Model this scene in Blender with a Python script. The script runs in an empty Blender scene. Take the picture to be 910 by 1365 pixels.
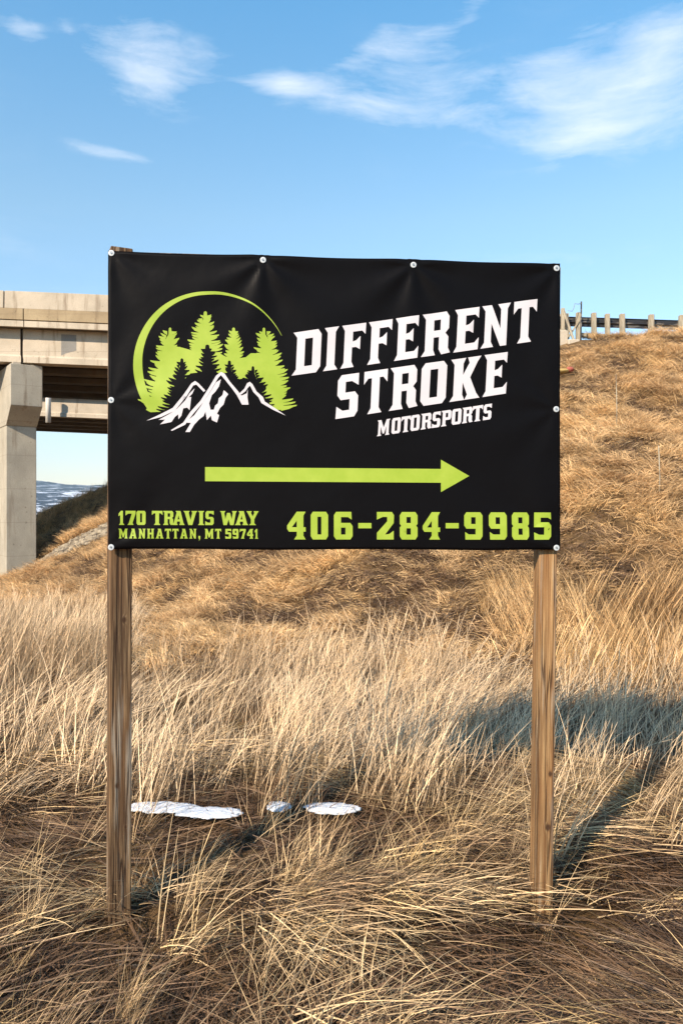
import bpy, bmesh, math, random
import numpy as np
from mathutils import Vector, Matrix, Euler
from mathutils.geometry import delaunay_2d_cdt

random.seed(7)
RNG = np.random.default_rng(11)
R = math.radians
S = bpy.context.scene
COL = S.collection

# ------------------------------------------------------------------ camera
cd = bpy.data.cameras.new('camera')
cam = bpy.data.objects.new('camera', cd)
COL.objects.link(cam)
cam.location = (0, 0, 1.6)
cam.rotation_euler = (R(90), 0, 0)
cd.sensor_fit = 'VERTICAL'
cd.sensor_height = 36.0
cd.sensor_width = 24.0
cd.lens = 1025 / 1365 * 36.0
cd.clip_start = 0.05
cd.clip_end = 30000
S.camera = cam

# ------------------------------------------------------------------ sun + sky
SUN_EL, SUN_PHI = 34.0, 52.0        # elevation; angle in front of the sign's plane (sun is left, behind the viewer)
se, sp = R(SUN_EL), R(SUN_PHI)
to_sun = Vector((-math.cos(se) * math.cos(sp), -math.cos(se) * math.sin(sp), math.sin(se)))
sd = bpy.data.lights.new('sun', 'SUN')
sd.energy = 5.0
sd.angle = R(0.53)
sd.color = (1.0, 0.84, 0.66)
sun = bpy.data.objects.new('sun', sd)
COL.objects.link(sun)
sun.rotation_euler = to_sun.to_track_quat('Z', 'Y').to_euler()
sun.location = (-20, -20, 30)

S.view_settings.view_transform = 'Standard'
S.view_settings.look = 'None'
S.view_settings.exposure = 0.63
S.view_settings.gamma = 1.0
S.view_settings.use_curve_mapping = False


class NT:
    """small node-tree helper"""
    def __init__(s, tree):
        s.t = tree; s.n = tree.nodes; s.l = tree.links

    def node(s, typ, **kw):
        n = s.n.new(typ)
        for k, v in kw.items():
            setattr(n, k, v)
        return n

    def put(s, sock, v):
        if v is None:
            return
        if isinstance(v, bpy.types.NodeSocket):
            s.l.new(v, sock)
        else:
            sock.default_value = v

    def math(s, op, a, b=None, c=None, clamp=False):
        n = s.node('ShaderNodeMath', operation=op, use_clamp=clamp)
        s.put(n.inputs[0], a); s.put(n.inputs[1], b)
        if c is not None: s.put(n.inputs[2], c)
        return n.outputs[0]

    def mix(s, f, a, b, mode='MIX'):
        n = s.node('ShaderNodeMix', data_type='RGBA', blend_type=mode)
        s.put(n.inputs[0], f); s.put(n.inputs[6], a); s.put(n.inputs[7], b)
        return n.outputs[2]

    def noise(s, vec, scale, detail=4, rough=.55, dist=0.0, out=0):
        n = s.node('ShaderNodeTexNoise')
        s.put(n.inputs['Vector'], vec); s.put(n.inputs['Scale'], scale)
        s.put(n.inputs['Detail'], detail); s.put(n.inputs['Roughness'], rough)
        s.put(n.inputs['Distortion'], dist)
        return n.outputs[out]

    def ramp(s, f, stops, interp='LINEAR'):
        n = s.node('ShaderNodeValToRGB')
        cr = n.color_ramp; cr.interpolation = interp
        while len(cr.elements) < len(stops): cr.elements.new(.5)
        for e, (p, c) in zip(cr.elements, stops):
            e.position = p
            e.color = c if len(c) == 4 else (*c, 1)
        s.put(n.inputs[0], f)
        return n.outputs[0]

    def rng(s, v, a, b, c=0., d=1., smooth=False):
        n = s.node('ShaderNodeMapRange', interpolation_type='SMOOTHSTEP' if smooth else 'LINEAR')
        s.put(n.inputs[0], v)
        for i, x in enumerate((a, b, c, d)): s.put(n.inputs[i + 1], x)
        return n.outputs[0]

    def mapping(s, vec, scale=(1, 1, 1), rot=(0, 0, 0), loc=(0, 0, 0)):
        n = s.node('ShaderNodeMapping')
        s.put(n.inputs[0], vec)
        n.inputs['Scale'].default_value = scale
        n.inputs['Rotation'].default_value = rot
        n.inputs['Location'].default_value = loc
        return n.outputs[0]

    def comb(s, x, y, z):
        n = s.node('ShaderNodeCombineXYZ')
        for i, v in enumerate((x, y, z)): s.put(n.inputs[i], v)
        return n.outputs[0]

    def sep(s, v):
        n = s.node('ShaderNodeSeparateXYZ'); s.put(n.inputs[0], v)
        return n.outputs


w = bpy.data.worlds.new('World')
S.world = w
w.use_nodes = True
N = NT(w.node_tree)
N.n.clear()
sky = N.node('ShaderNodeTexSky', sky_type='NISHITA')
sky.sun_disc = False
sky.sun_elevation = se
# Nishita: rotation 0 puts the sun on +Y, positive turns it clockwise seen from above
sky.sun_rotation = math.atan2(to_sun.x, to_sun.y)
sky.altitude = 1300
sky.air_density = 1.7
sky.dust_density = 0.3
sky.ozone_density = 1.6
tc = N.node('ShaderNodeTexCoord')
dx, dy, dz = N.sep(tc.outputs['Generated'])
az = N.math('ARCTAN2', dx, dy)
el = N.math('ARCSINE', dz)


def px_dir(px, py):
    u, v = (px - 455) / 1025, (682.5 - py) / 1025
    return math.atan(u), math.atan2(v, math.hypot(1, u))


cvec = N.comb(az, el, 0)
warp = N.node('ShaderNodeVectorMath', operation='MULTIPLY_ADD')
N.l.new(N.noise(cvec, 5.0, 2, .45, 0, out=1), warp.inputs[0])
warp.inputs[1].default_value = (.11, .055, 0)
N.l.new(cvec, warp.inputs[2])
wv = N.node('ShaderNodeVectorMath', operation='SUBTRACT')
N.l.new(warp.outputs[0], wv.inputs[0]); wv.inputs[1].default_value = (.055, .0275, 0)
wv = wv.outputs[0]
# cirrus patches: (px, py, half width, half height, tilt deg, strength) read as directions in the sky
CL = [(800, 125, 150, 50, -6, 1.0), (855, 80, 90, 34, 22, .5), (740, 75, 80, 22, 20, .45), (780, 180, 70, 20, 12, .5),
      (455, 138, 115, 17, -6, .95), (375, 125, 40, 17, -8, .8), (545, 128, 70, 15, 8, .5), (600, 152, 50, 14, 0, .35),
      (205, 80, 75, 40, -10, .75), (215, 110, 50, 22, 0, .5), (250, 70, 60, 16, 5, .4),
      (480, 75, 80, 14, 28, .5), (580, 30, 90, 20, 24, .55), (560, 75, 70, 25, 10, .3),
      (150, 198, 75, 8, -2, .65), (505, 190, 42, 11, 0, .35), (18, 28, 40, 14, -16, .6), (100, 42, 36, 9, -30, .3),
      (885, 45, 60, 20, 10, .4), (815, 350, 170, 30, 0, .25), (560, 350, 90, 20, 0, .12), (60, 330, 120, 26, 0, .12)]
wx, wy, _ = N.sep(wv)
acc = None
for (px, py, hw, hh, tl, st) in CL:
    a0, e0 = px_dir(px, py)
    ct, sn = math.cos(R(tl)), math.sin(R(tl))
    dxx = N.math('SUBTRACT', wx, a0); dyy = N.math('SUBTRACT', wy, e0)
    u_ = N.math('MULTIPLY', N.math('ADD', N.math('MULTIPLY', dxx, ct), N.math('MULTIPLY', dyy, sn)), 1025 / hw)
    v_ = N.math('MULTIPLY', N.math('SUBTRACT', N.math('MULTIPLY', dyy, ct), N.math('MULTIPLY', dxx, sn)), 1025 / hh)
    r2 = N.math('ADD', N.math('MULTIPLY', u_, u_), N.math('MULTIPLY', v_, v_))
    g = N.math('MULTIPLY', N.math('EXPONENT', N.math('MULTIPLY', r2, -1.1)), st)
    acc = g if acc is None else N.math('ADD', acc, g)
streak = N.noise(N.mapping(wv, scale=(6, 30, 1), rot=(0, 0, R(11))), 1.0, 12, .68, .2)
puff = N.noise(N.mapping(wv, scale=(8, 16, 1), rot=(0, 0, R(-20))), 1.0, 10, .64, .2)
tex = N.math('ADD', N.math('MULTIPLY', streak, .65), N.math('MULTIPLY', puff, .35))
cir = N.rng(N.math('ADD', N.math('MULTIPLY', acc, .85), N.math('MULTIPLY', N.math('SUBTRACT', tex, .5), 3.2)), .24, 1.35, 0, 1.15)
cir = N.math('MULTIPLY', cir, N.rng(acc, .02, .35, 0, 1))
# thin cirrus elsewhere in the sky dome
wide = N.rng(N.noise(cvec, 1.7, 4, .5), .52, .75, 0, .5)
wide = N.math('MULTIPLY', wide, N.rng(tex, .46, .75))
wide = N.math('MULTIPLY', wide, N.rng(el, .03, .3))
cmask = N.math('MINIMUM', N.math('ADD', N.math('MULTIPLY', cir, .52), N.math('MULTIPLY', wide, .45)), .85)
tcol = N.ramp(N.rng(el, 0, 1.5), [(0, (.44, .48, .66)), (.24, (.54, .64, .67)), (.40, (.36, .66, .78)), (1.0, (.27, .27, .26))])
tcol = N.mix(1.0, tcol, (2, 2, 2, 1), 'MULTIPLY')
tint = N.mix(1.0, sky.outputs[0], tcol, 'MULTIPLY')
skyc = N.mix(cmask, tint, (8.0, 8.2, 8.5, 1))
bg = N.node('ShaderNodeBackground')
N.l.new(skyc, bg.inputs[0])
bg.inputs[1].default_value = 0.10
out = N.node('ShaderNodeOutputWorld')
N.l.new(bg.outputs[0], out.inputs[0])
w.cycles.sampling_method = 'MANUAL'
w.cycles.sample_map_resolution = 512

# ------------------------------------------------------------------ materials


def mat(name, base=(.5, .5, .5), rough=.8, spec=.3, metal=0):
    m = bpy.data.materials.new(name)
    m.use_nodes = True
    n = NT(m.node_tree)
    b = m.node_tree.nodes['Principled BSDF']
    b.inputs['Base Color'].default_value = (*base, 1)
    b.inputs['Roughness'].default_value = rough
    b.inputs['Specular IOR Level'].default_value = spec
    b.inputs['Metallic'].default_value = metal
    return m, n, b


def bump(n, b, h, strength=.3, dist=.01):
    k = n.node('ShaderNodeBump')
    k.inputs['Strength'].default_value = strength
    k.inputs['Distance'].default_value = dist
    n.put(k.inputs['Height'], h)
    n.l.new(k.outputs[0], b.inputs['Normal'])


def concrete(name, base, dark, stain=(.16, .11, .07), sc=1.0, stain_amt=.5):
    m, n, b = mat(name, base, .9, .2)
    g = n.node('ShaderNodeNewGeometry').outputs['Position']
    big = n.noise(g, .9 * sc, 6, .6)
    c = n.mix(n.rng(big, .35, .7), (*base, 1), (*dark, 1))
    drip = n.noise(n.mapping(g, scale=(3.0, 3.0, .35)), 1.3 * sc, 5, .6)
    c = n.mix(n.math('MULTIPLY', n.rng(drip, .56, .74), stain_amt), c, (*stain, 1))
    fine = n.noise(g, 26, 5, .6)
    c = n.mix(n.rng(fine, .3, .7, 0, .35), c, (base[0] * .6, base[1] * .58, base[2] * .55, 1))
    zz = n.sep(g)[2]
    jt = n.math('ABSOLUTE', n.math('SUBTRACT', n.math('FRACT', n.math('MULTIPLY', zz, 1 / 1.22)), .5))
    c = n.mix(n.rng(jt, .49, .5, 0, .45), c, (.15, .12, .09, 1))
    pores = n.noise(g, 9, 3, .5)
    c = n.mix(n.rng(pores, .66, .74, 0, .5), c, (.13, .1, .07, 1))
    n.l.new(c, b.inputs['Base Color'])
    bump(n, b, n.math('ADD', fine, n.math('MULTIPLY', big, 2)), .4, .02)
    return m


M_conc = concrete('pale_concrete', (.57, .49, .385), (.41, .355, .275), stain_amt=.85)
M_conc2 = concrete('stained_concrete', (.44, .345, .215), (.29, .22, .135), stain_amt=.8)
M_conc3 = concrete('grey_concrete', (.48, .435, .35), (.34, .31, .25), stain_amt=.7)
M_under = concrete('shade_dark_concrete', (.20, .165, .13), (.12, .10, .08), stain_amt=.7)  # slab and inner girders: under-deck shade put into a darker colour
M_shadow = concrete('shadow_grey_concrete', (.27, .26, .24), (.22, .21, .19), stain_amt=.3)  # grey that paints the shadows on the girder faces
M_gap, _, _ = mat('joint_filler', (.03, .028, .026), .9)
M_steel, n_, b_ = mat('galvanised_steel', (.16, .16, .155), .5, .5, .35)
g_ = n_.node('ShaderNodeNewGeometry').outputs['Position']
c_ = n_.mix(n_.rng(n_.noise(n_.mapping(g_, scale=(.6, 1, 3)), 1.5, 4), .5, .62), (.035, .035, .037, 1), (.26, .23, .19, 1))
n_.l.new(c_, b_.inputs['Base Color'])
M_pipe, _, _ = mat('white_pipe', (.75, .70, .62), .6)
M_zinc, n_, b_ = mat('zinc_washer', (.52, .55, .57), .5, .4, .15)
M_screw, _, _ = mat('steel_screw', (.30, .33, .36), .4, .5, .8)


def wood(name, light, darkc, stripe=.6, seed=0., knots=()):
    m, n, b = mat(name, light, .75, .25)
    tcn = n.node('ShaderNodeTexCoord').outputs['Object']
    v = n.mapping(tcn, scale=(52, 52, 1.1), loc=(seed, seed * 2, seed))
    # knots pull the grain aside
    kn = None
    x, y, z = n.sep(tcn)
    for (kx, kz, kr) in knots:
        du = n.math('MULTIPLY', n.math('SUBTRACT', x, kx), 1.0 / kr)
        dv = n.math('MULTIPLY', n.math('SUBTRACT', z, kz), .7 / kr)
        q = n.math('EXPONENT', n.math('MULTIPLY', n.math('ADD', n.math('MULTIPLY', du, du), n.math('MULTIPLY', dv, dv)), -1.0))
        kn = q if kn is None else n.math('ADD', kn, q)
    if kn is not None:
        off = n.comb(n.math('MULTIPLY', kn, .9), 0, 0)
        va = n.node('ShaderNodeVectorMath', operation='ADD')
        n.l.new(v, va.inputs[0]); n.l.new(off, va.inputs[1])
        v = va.outputs[0]
    gr = n.noise(v, 1.6, 7, .65, .5)
    fine = n.noise(n.mapping(tcn, scale=(160, 160, 3.5), loc=(seed, 0, 0)), 1.0, 5, .6)
    c = n.mix(n.rng(gr, .38, .62), (*darkc, 1), (*light, 1))
    c = n.mix(n.rng(fine, .44, .60, stripe, 0), c, (darkc[0] * .45, darkc[1] * .42, darkc[2] * .4, 1))
    big = n.noise(n.mapping(tcn, scale=(5, 5, 1.4), loc=(seed * 3, 1, 2)), 1.0, 3)
    c = n.mix(n.rng(big, .4, .7, 0, .45), c, (light[0] * .75, light[1] * .55, light[2] * .4, 1))
    grey = n.noise(n.mapping(tcn, scale=(40, 40, 2.0), loc=(9 + seed, 1, 2)), 1.0, 4)
    c = n.mix(n.rng(grey, .55, .7, 0, .6), c, (.42, .38, .31, 1))
    ck = n.noise(n.mapping(tcn, scale=(34, 34, .8), loc=(seed + 4, 2, 0)), 1.0, 3, .5, .3)
    ck = n.rng(n.math('ABSOLUTE', n.math('SUBTRACT', ck, .5)), .004, .03, 1, 0)
    c = n.mix(n.math('MULTIPLY', ck, .85), c, (darkc[0] * .3, darkc[1] * .25, darkc[2] * .25, 1))
    if kn is not None:
        c = n.mix(n.rng(kn, .35, .8), c, (.06, .03, .015, 1))
    n.l.new(c, b.inputs['Base Color'])
    bump(n, b, n.math('SUBTRACT', n.math('ADD', gr, n.math('MULTIPLY', fine, .7)), ck), .9, .004)
    return m


M_postL = wood('weathered_post_wood', (.34, .22, .115), (.10, .055, .028), .8, 3.1,
               [(.012, 1.165, .012), (-.012, .50, .011), (.02, .33, .006)])
M_postR = wood('golden_post_wood', (.50, .32, .15), (.20, .10, .04), .55, 8.4, [(.012, .30, .013), (.02, .52, .01)])
M_rail = wood('rail_wood', (.34, .25, .16), (.12, .08, .05), .6, 1.4)
M_gpost = wood('grey_timber', (.60, .56, .44), (.38, .34, .25), .5, 5.0)

# banner vinyl and its inks
M_vinyl, n_, b_ = mat('black_vinyl', (.0036, .0031, .0036), .42, .075)
g_ = n_.node('ShaderNodeTexCoord').outputs['Object']
bump(n_, b_, n_.math('ADD', n_.noise(g_, 7, 3), n_.math('MULTIPLY', n_.noise(g_, 900, 1), .02)), .25, .01)
M_green, n_, b_ = mat('lime_ink', (.47, .62, .045), .5, .35)
g_ = n_.node('ShaderNodeTexCoord').outputs['Object']
n_.l.new(n_.mix(n_.rng(n_.noise(g_, 14, 5), .35, .7), (.28, .39, .032, 1), (.34, .44, .05, 1)), b_.inputs['Base Color'])
M_white, n_, b_ = mat('white_ink', (.60, .57, .60), .5, .1)
M_dark, _, _ = mat('black_ink', (.0036, .0031, .0036), .42, .075)


def grass_mat(name, c_low, c_a, c_b, c_c, scale=.8, trans=.25):
    """dry straw: colour varies from blade to blade (vertex value), tuft to tuft and patch to patch"""
    m, n, b = mat(name, c_a, .55, .35)
    pos = n.node('ShaderNodeNewGeometry').outputs['Position']
    at = n.node('ShaderNodeAttribute', attribute_name='bv')
    r_, h_, _ = n.sep(at.outputs['Vector'])
    oi = n.node('ShaderNodeObjectInfo').outputs['Random']
    patch = n.noise(pos, scale, 4, .6)
    c = n.mix(n.rng(patch, .38, .62), (*c_a, 1), (*c_b, 1))
    c = n.mix(n.rng(n.noise(n.mapping(pos, loc=(31, 7, 3)), scale * 2.3, 3), .5, .7, 0, .8), c, (*c_c, 1))
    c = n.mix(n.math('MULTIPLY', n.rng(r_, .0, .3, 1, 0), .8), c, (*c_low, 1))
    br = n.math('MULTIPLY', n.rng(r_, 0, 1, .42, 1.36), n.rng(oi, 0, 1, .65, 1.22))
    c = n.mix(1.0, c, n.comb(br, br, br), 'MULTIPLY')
    n.l.new(c, b.inputs['Base Color'])
    tr = n.node('ShaderNodeBsdfTranslucent')
    n.l.new(c, tr.inputs[0])
    mx = n.node('ShaderNodeMixShader')
    mx.inputs[0].default_value = trans
    n.l.new(b.outputs[0], mx.inputs[1]); n.l.new(tr.outputs[0], mx.inputs[2])
    n.l.new(mx.outputs[0], m.node_tree.nodes['Material Output'].inputs[0])
    return m


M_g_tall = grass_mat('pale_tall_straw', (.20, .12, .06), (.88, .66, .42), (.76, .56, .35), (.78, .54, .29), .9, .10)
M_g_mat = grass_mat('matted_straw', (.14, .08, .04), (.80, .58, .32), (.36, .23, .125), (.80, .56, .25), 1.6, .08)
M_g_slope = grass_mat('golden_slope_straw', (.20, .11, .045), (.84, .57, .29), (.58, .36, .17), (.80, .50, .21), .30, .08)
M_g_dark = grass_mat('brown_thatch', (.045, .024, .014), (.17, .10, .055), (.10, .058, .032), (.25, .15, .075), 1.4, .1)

M_soil, n_, b_ = mat('thatch_soil', (.13, .08, .04), .95, .1)
g_ = n_.node('ShaderNodeNewGeometry').outputs['Position']
c_ = n_.mix(n_.rng(n_.noise(g_, 3, 8, .7), .35, .65), (.075, .045, .022, 1), (.24, .15, .07, 1))
far = n_.rng(n_.sep(g_)[1], 60, 160, 0, 1)
c_ = n_.mix(far, c_, n_.mix(n_.rng(n_.noise(g_, .012, 6, .6), .42, .56), (.34, .27, .17, 1), (.72, .76, .82, 1)))
n_.l.new(c_, b_.inputs['Base Color'])
bump(n_, b_, n_.noise(g_, 18, 8, .7), .9, .05)

M_hill, n_, b_ = mat('snowy_hills', (.5, .5, .5), .9, .1)
g_ = n_.node('ShaderNodeNewGeometry')
p_ = g_.outputs['Position']
a_ = n_.noise(n_.mapping(p_, scale=(.8, .5, 6.0)), .011, 9, .68, .6)
c_ = n_.mix(n_.rng(a_, .50, .56), (.035, .05, .07, 1), (.62, .67, .76, 1))
zz = n_.sep(p_)[2]
c_ = n_.mix(n_.math('MULTIPLY', n_.rng(zz, 85, 120), n_.rng(a_, .42, .62, 1, .4)), c_, (.05, .075, .09, 1))
n_.l.new(c_, b_.inputs['Base Color'])

M_stone, n_, b_ = mat('riprap_stone', (.42, .36, .27), .9, .2)
oi_ = n_.node('ShaderNodeAttribute', attribute_name='bv')
g_ = n_.node('ShaderNodeNewGeometry').outputs['Position']
n_.l.new(n_.mix(n_.rng(n_.noise(g_, 5, 4), .35, .65), (.42, .35, .25, 1), (.12, .095, .07, 1)), b_.inputs['Base Color'])
M_snow, n_, b_ = mat('old_snow', (.80, .84, .88), .5, .3)
b_.inputs['Subsurface Weight'].default_value = .25
b_.inputs['Subsurface Radius'].default_value = (.02, .03, .04)
g_ = n_.node('ShaderNodeNewGeometry').outputs['Position']
bump(n_, b_, n_.noise(g_, 45, 6, .7), .6, .012)
n_.l.new(n_.mix(n_.rng(n_.noise(g_, 60, 4), .55, .68, 0, .7), (.68, .72, .78, 1), (.60, .62, .64, 1)), b_.inputs['Base Color'])
M_asph, _, _ = mat('asphalt', (.055, .053, .05), .9, .2)
M_red, _, _ = mat('faded_red_plastic', (.36, .10, .07), .7)
M_yel, _, _ = mat('faded_yellow_plastic', (.45, .32, .12), .7)
M_wire, _, _ = mat('dull_wire', (.22, .21, .2), .5, .5, .5)

# ------------------------------------------------------------------ mesh helpers


def tag(o, label=None, cat=None, group=None, kind=None):
    if label: o['label'] = label
    if cat: o['category'] = cat
    if group: o['group'] = group
    if kind: o['kind'] = kind
    return o


def link(name, me, m=None, parent=None, loc=None, rot=None):
    o = bpy.data.objects.new(name, me)
    COL.objects.link(o)
    if m is not None and me is not None and not me.materials: me.materials.append(m)
    if parent is not None: o.parent = parent
    if loc is not None: o.location = loc
    if rot is not None: o.rotation_euler = rot
    return o


def empty(name, loc=(0, 0, 0), rot=(0, 0, 0), parent=None):
    o = link(name, None, None, parent, loc, rot)
    o.empty_display_size = .2
    return o


def mesh(name, vs, fs, smooth=False):
    me = bpy.data.meshes.new(name)
    me.from_pydata([tuple(v) for v in vs], [], [tuple(f) for f in fs])
    me.update()
    if smooth:
        me.polygons.foreach_set('use_smooth', [True] * len(me.polygons))
    return me


def bm_mesh(name, bm, smooth=False):
    bmesh.ops.recalc_face_normals(bm, faces=bm.faces)
    me = bpy.data.meshes.new(name)
    bm.to_mesh(me); bm.free()
    if smooth: me.polygons.foreach_set('use_smooth', [True] * len(me.polygons))
    return me


def box_bm(bm, c, s, mtx=None, bev=0.0, seg=1):
    r = bmesh.ops.create_cube(bm, size=1.0)
    vs = r['verts']
    bmesh.ops.scale(bm, vec=s, verts=vs)
    bmesh.ops.translate(bm, vec=c, verts=vs)
    if bev > 0:
        es = list({e for v in vs for e in v.link_edges})
        rr = bmesh.ops.bevel(bm, geom=es, offset=bev, segments=seg, affect='EDGES', profile=.5)
        vs = [v for v in rr['verts']] + [v for v in vs if v.is_valid]
        vs = list({v for v in vs if v.is_valid})
    if mtx is not None: bmesh.ops.transform(bm, matrix=mtx, verts=vs)
    return vs


def prism_bm(bm, poly, depth_vec):
    """poly: 3-D points of one end; extruded along depth_vec"""
    d = Vector(depth_vec)
    a = [bm.verts.new(Vector(p)) for p in poly]
    b = [bm.verts.new(Vector(p) + d) for p in poly]
    n = len(poly)
    bm.faces.new(a); bm.faces.new(b[::-1])
    for i in range(n):
        bm.faces.new((a[i], b[i], b[(i + 1) % n], a[(i + 1) % n]))


def prism(name, poly, depth_vec, bev=0):
    bm = bmesh.new()
    prism_bm(bm, poly, depth_vec)
    if bev: bmesh.ops.bevel(bm, geom=list(bm.edges), offset=bev, segments=1, affect='EDGES')
    return bm_mesh(name, bm)


def tube(name, pts, r, seg=8, cap=True):
    vs, fs = [], []
    pts = [Vector(p) for p in pts]
    rr = r if isinstance(r, (list, tuple)) else [r] * len(pts)
    for i, p in enumerate(pts):
        t = (pts[min(i + 1, len(pts) - 1)] - pts[max(i - 1, 0)]).normalized()
        u = t.orthogonal().normalized() if i == 0 else (pu - t * pu.dot(t)).normalized()
        pu = u
        v = t.cross(u)
        for k in range(seg):
            a = 2 * math.pi * k / seg
            vs.append(p + (u * math.cos(a) + v * math.sin(a)) * rr[i])
    for i in range(len(pts) - 1):
        for k in range(seg):
            k2 = (k + 1) % seg
            fs.append((i * seg + k, i * seg + k2, (i + 1) * seg + k2, (i + 1) * seg + k))
    if cap:
        fs.append(tuple(range(seg))[::-1])
        fs.append(tuple((len(pts) - 1) * seg + k for k in range(seg)))
    return mesh(name, vs, fs, True)


# value noise for the ground and the scatter
_perm = RNG.random((64, 64))


def vnoise(x, y):
    x = np.asarray(x, float); y = np.asarray(y, float)
    xi = np.floor(x).astype(int); yi = np.floor(y).astype(int)
    fx = x - xi; fy = y - yi
    fx = fx * fx * (3 - 2 * fx); fy = fy * fy * (3 - 2 * fy)
    g = lambda a, b: _perm[a % 64, b % 64]
    return (g(xi, yi) * (1 - fx) + g(xi + 1, yi) * fx) * (1 - fy) + (g(xi, yi + 1) * (1 - fx) + g(xi + 1, yi + 1) * fx) * fy


def fbm(x, y, o=4, sd=0.):
    s, a, t = 0, 1, 0
    for k in range(o):
        s = s + a * vnoise(x * 2 ** k + 13.7 * k + sd, y * 2 ** k + 7.3 * k + sd); t += a; a *= .5
    return s / t


def sstep(a, b, x):
    t = np.clip((x - a) / (b - a), 0, 1)
    return t * t * (3 - 2 * t)


CREST, CY = 7.62, 26.4


def smin(a, b, k):
    h = np.clip(.5 + .5 * (b - a) / k, 0, 1)
    return b * (1 - h) + a * h - k * h * (1 - h)


def ground(x, y):
    x = np.asarray(x, float); y = np.asarray(y, float)
    base = -1.1 * sstep(6, 22, y) - .9 * sstep(30, 80, y)
    base = base + .10 * (fbm(x * .5, y * .5, 3) - .5) * sstep(1.5, 4, y) + .05 * (fbm(x * 2.1, y * 2.1, 2, 5) - .5)
    # a slight hummock under the tall grass, slight dip at the right post
    base = base + .10 * np.exp(-((y - 5.2) / 1.0) ** 2) * (fbm(x * .7, y * .2, 2, 9)) - .225 * np.exp(-((x - .85) ** 2 / .14 + (y - 2.9) ** 2 / .20)) - .09 * np.exp(-((x + .92) ** 2 / .10 + (y - 2.9) ** 2 / .16))
    wob = .35 * (fbm(x * .35, y * .35, 3, 21) - .5)
    side = CREST - .43 * (CY - y) + wob * 1.6
    back = CREST - .45 * (y - 56) + wob
    s = .82 * x + .57 * y
    end = 3.13 + .52 * (s - 13.0) + wob
    end = end - .36 * np.clip(y - 40.0, 0, 60) - .55 * np.exp(-((x + 12.6) ** 2 + (y - 28.0) ** 2) / 3.0)
    crest = CREST - .012 * np.clip(x - 8, 0, 200) + .14 * (fbm(x * .4, y * .4, 3, 40) - .45)
    top = smin(smin(side, end, .5), smin(back, crest, .25), .25)
    h = -smin(-base, -top, .8)
    h = h - .25 * np.exp(-((y - 26.25) / .25) ** 2) * (x < 6)
    far = sstep(70, 200, np.maximum(np.abs(x) * .6, y))
    return h * (1 - far) + far * (-2.4)


def gz(x, y): return float(ground(x, y))


# ------------------------------------------------------------------ setting: ground sheet, hills
def spaced(lo, hi, step, far_lo, far_hi, grow=1.16):
    a = list(np.arange(lo, hi + 1e-6, step))
    s, x = step, hi
    while x < far_hi:
        s *= grow; x += s; a.append(x)
    s, x = step, lo
    while x > far_lo:
        s *= grow; x -= s; a.insert(0, x)
    return np.array(a)


xs = spaced(-14, 16, .2, -5000, 5000)
ys = spaced(1, 46, .2, -1500, 5500)
X, Y = np.meshgrid(xs, ys)
Z = ground(X, Y)
nv, nu = X.shape
vs = np.stack([X.ravel(), Y.ravel(), Z.ravel()], 1)
ii = (np.arange(nv - 1)[:, None] * nu + np.arange(nu - 1)[None]).ravel()
fs = np.stack([ii, ii + 1, ii + nu + 1, ii + nu], 1)


def np_mesh(name, vs, quads, smooth=True):
    me = bpy.data.meshes.new(name)
    me.vertices.add(len(vs)); me.vertices.foreach_set('co', np.asarray(vs, np.float32).ravel())
    k = quads.shape[1]
    me.loops.add(len(quads) * k); me.loops.foreach_set('vertex_index', quads.astype(np.int32).ravel())
    me.polygons.add(len(quads)); me.polygons.foreach_set('loop_start', np.arange(len(quads), dtype=np.int32) * k)
    me.polygons.foreach_set('use_smooth', np.full(len(quads), smooth))
    me.update(calc_edges=True)
    me.validate()
    return me


tag(link('ground', np_mesh('ground', vs, fs), M_soil), kind='structure')

hx = np.linspace(-5200, 5200, 300); hy = np.linspace(2300, 5400, 110)
HX, HY = np.meshgrid(hx, hy)
rise = sstep(2300, 4300, HY)
H = -6 + rise * (165 + 120 * (fbm(HX / 620, HY / 700, 5, 3) - .5)) + 34 * sstep(2300, 2700, HY) * (fbm(HX / 190, HY / 150, 4, 8) - .35)
fs = (np.arange(109)[:, None] * 300 + np.arange(299)[None]).ravel()
tag(link('hills', np_mesh('hills', np.stack([HX.ravel(), HY.ravel(), H.ravel()], 1),
    np.stack([fs, fs + 1, fs + 301, fs + 300], 1)), M_hill), kind='structure')

# ------------------------------------------------------------------ highway bridges
GRADE = -.042
XR = -11.0


def bar(name, prof, x0, x1, m, parent, bev=0.0, skew=0.0):
    """prof: (y, z) outline at x = XR; bar along the road from x0 to x1 following its fall"""
    pts = [(x0 - skew * (y - 27), y, z + GRADE * (x0 - XR)) for y, z in prof]
    L = x1 - x0
    return link(name, prism(name, pts, (L, 0, GRADE * L), bev), m, parent)


def rect(y0, y1, z0, z1): return [(y0, z0), (y1, z0), (y1, z1), (y0, z1)]


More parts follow.
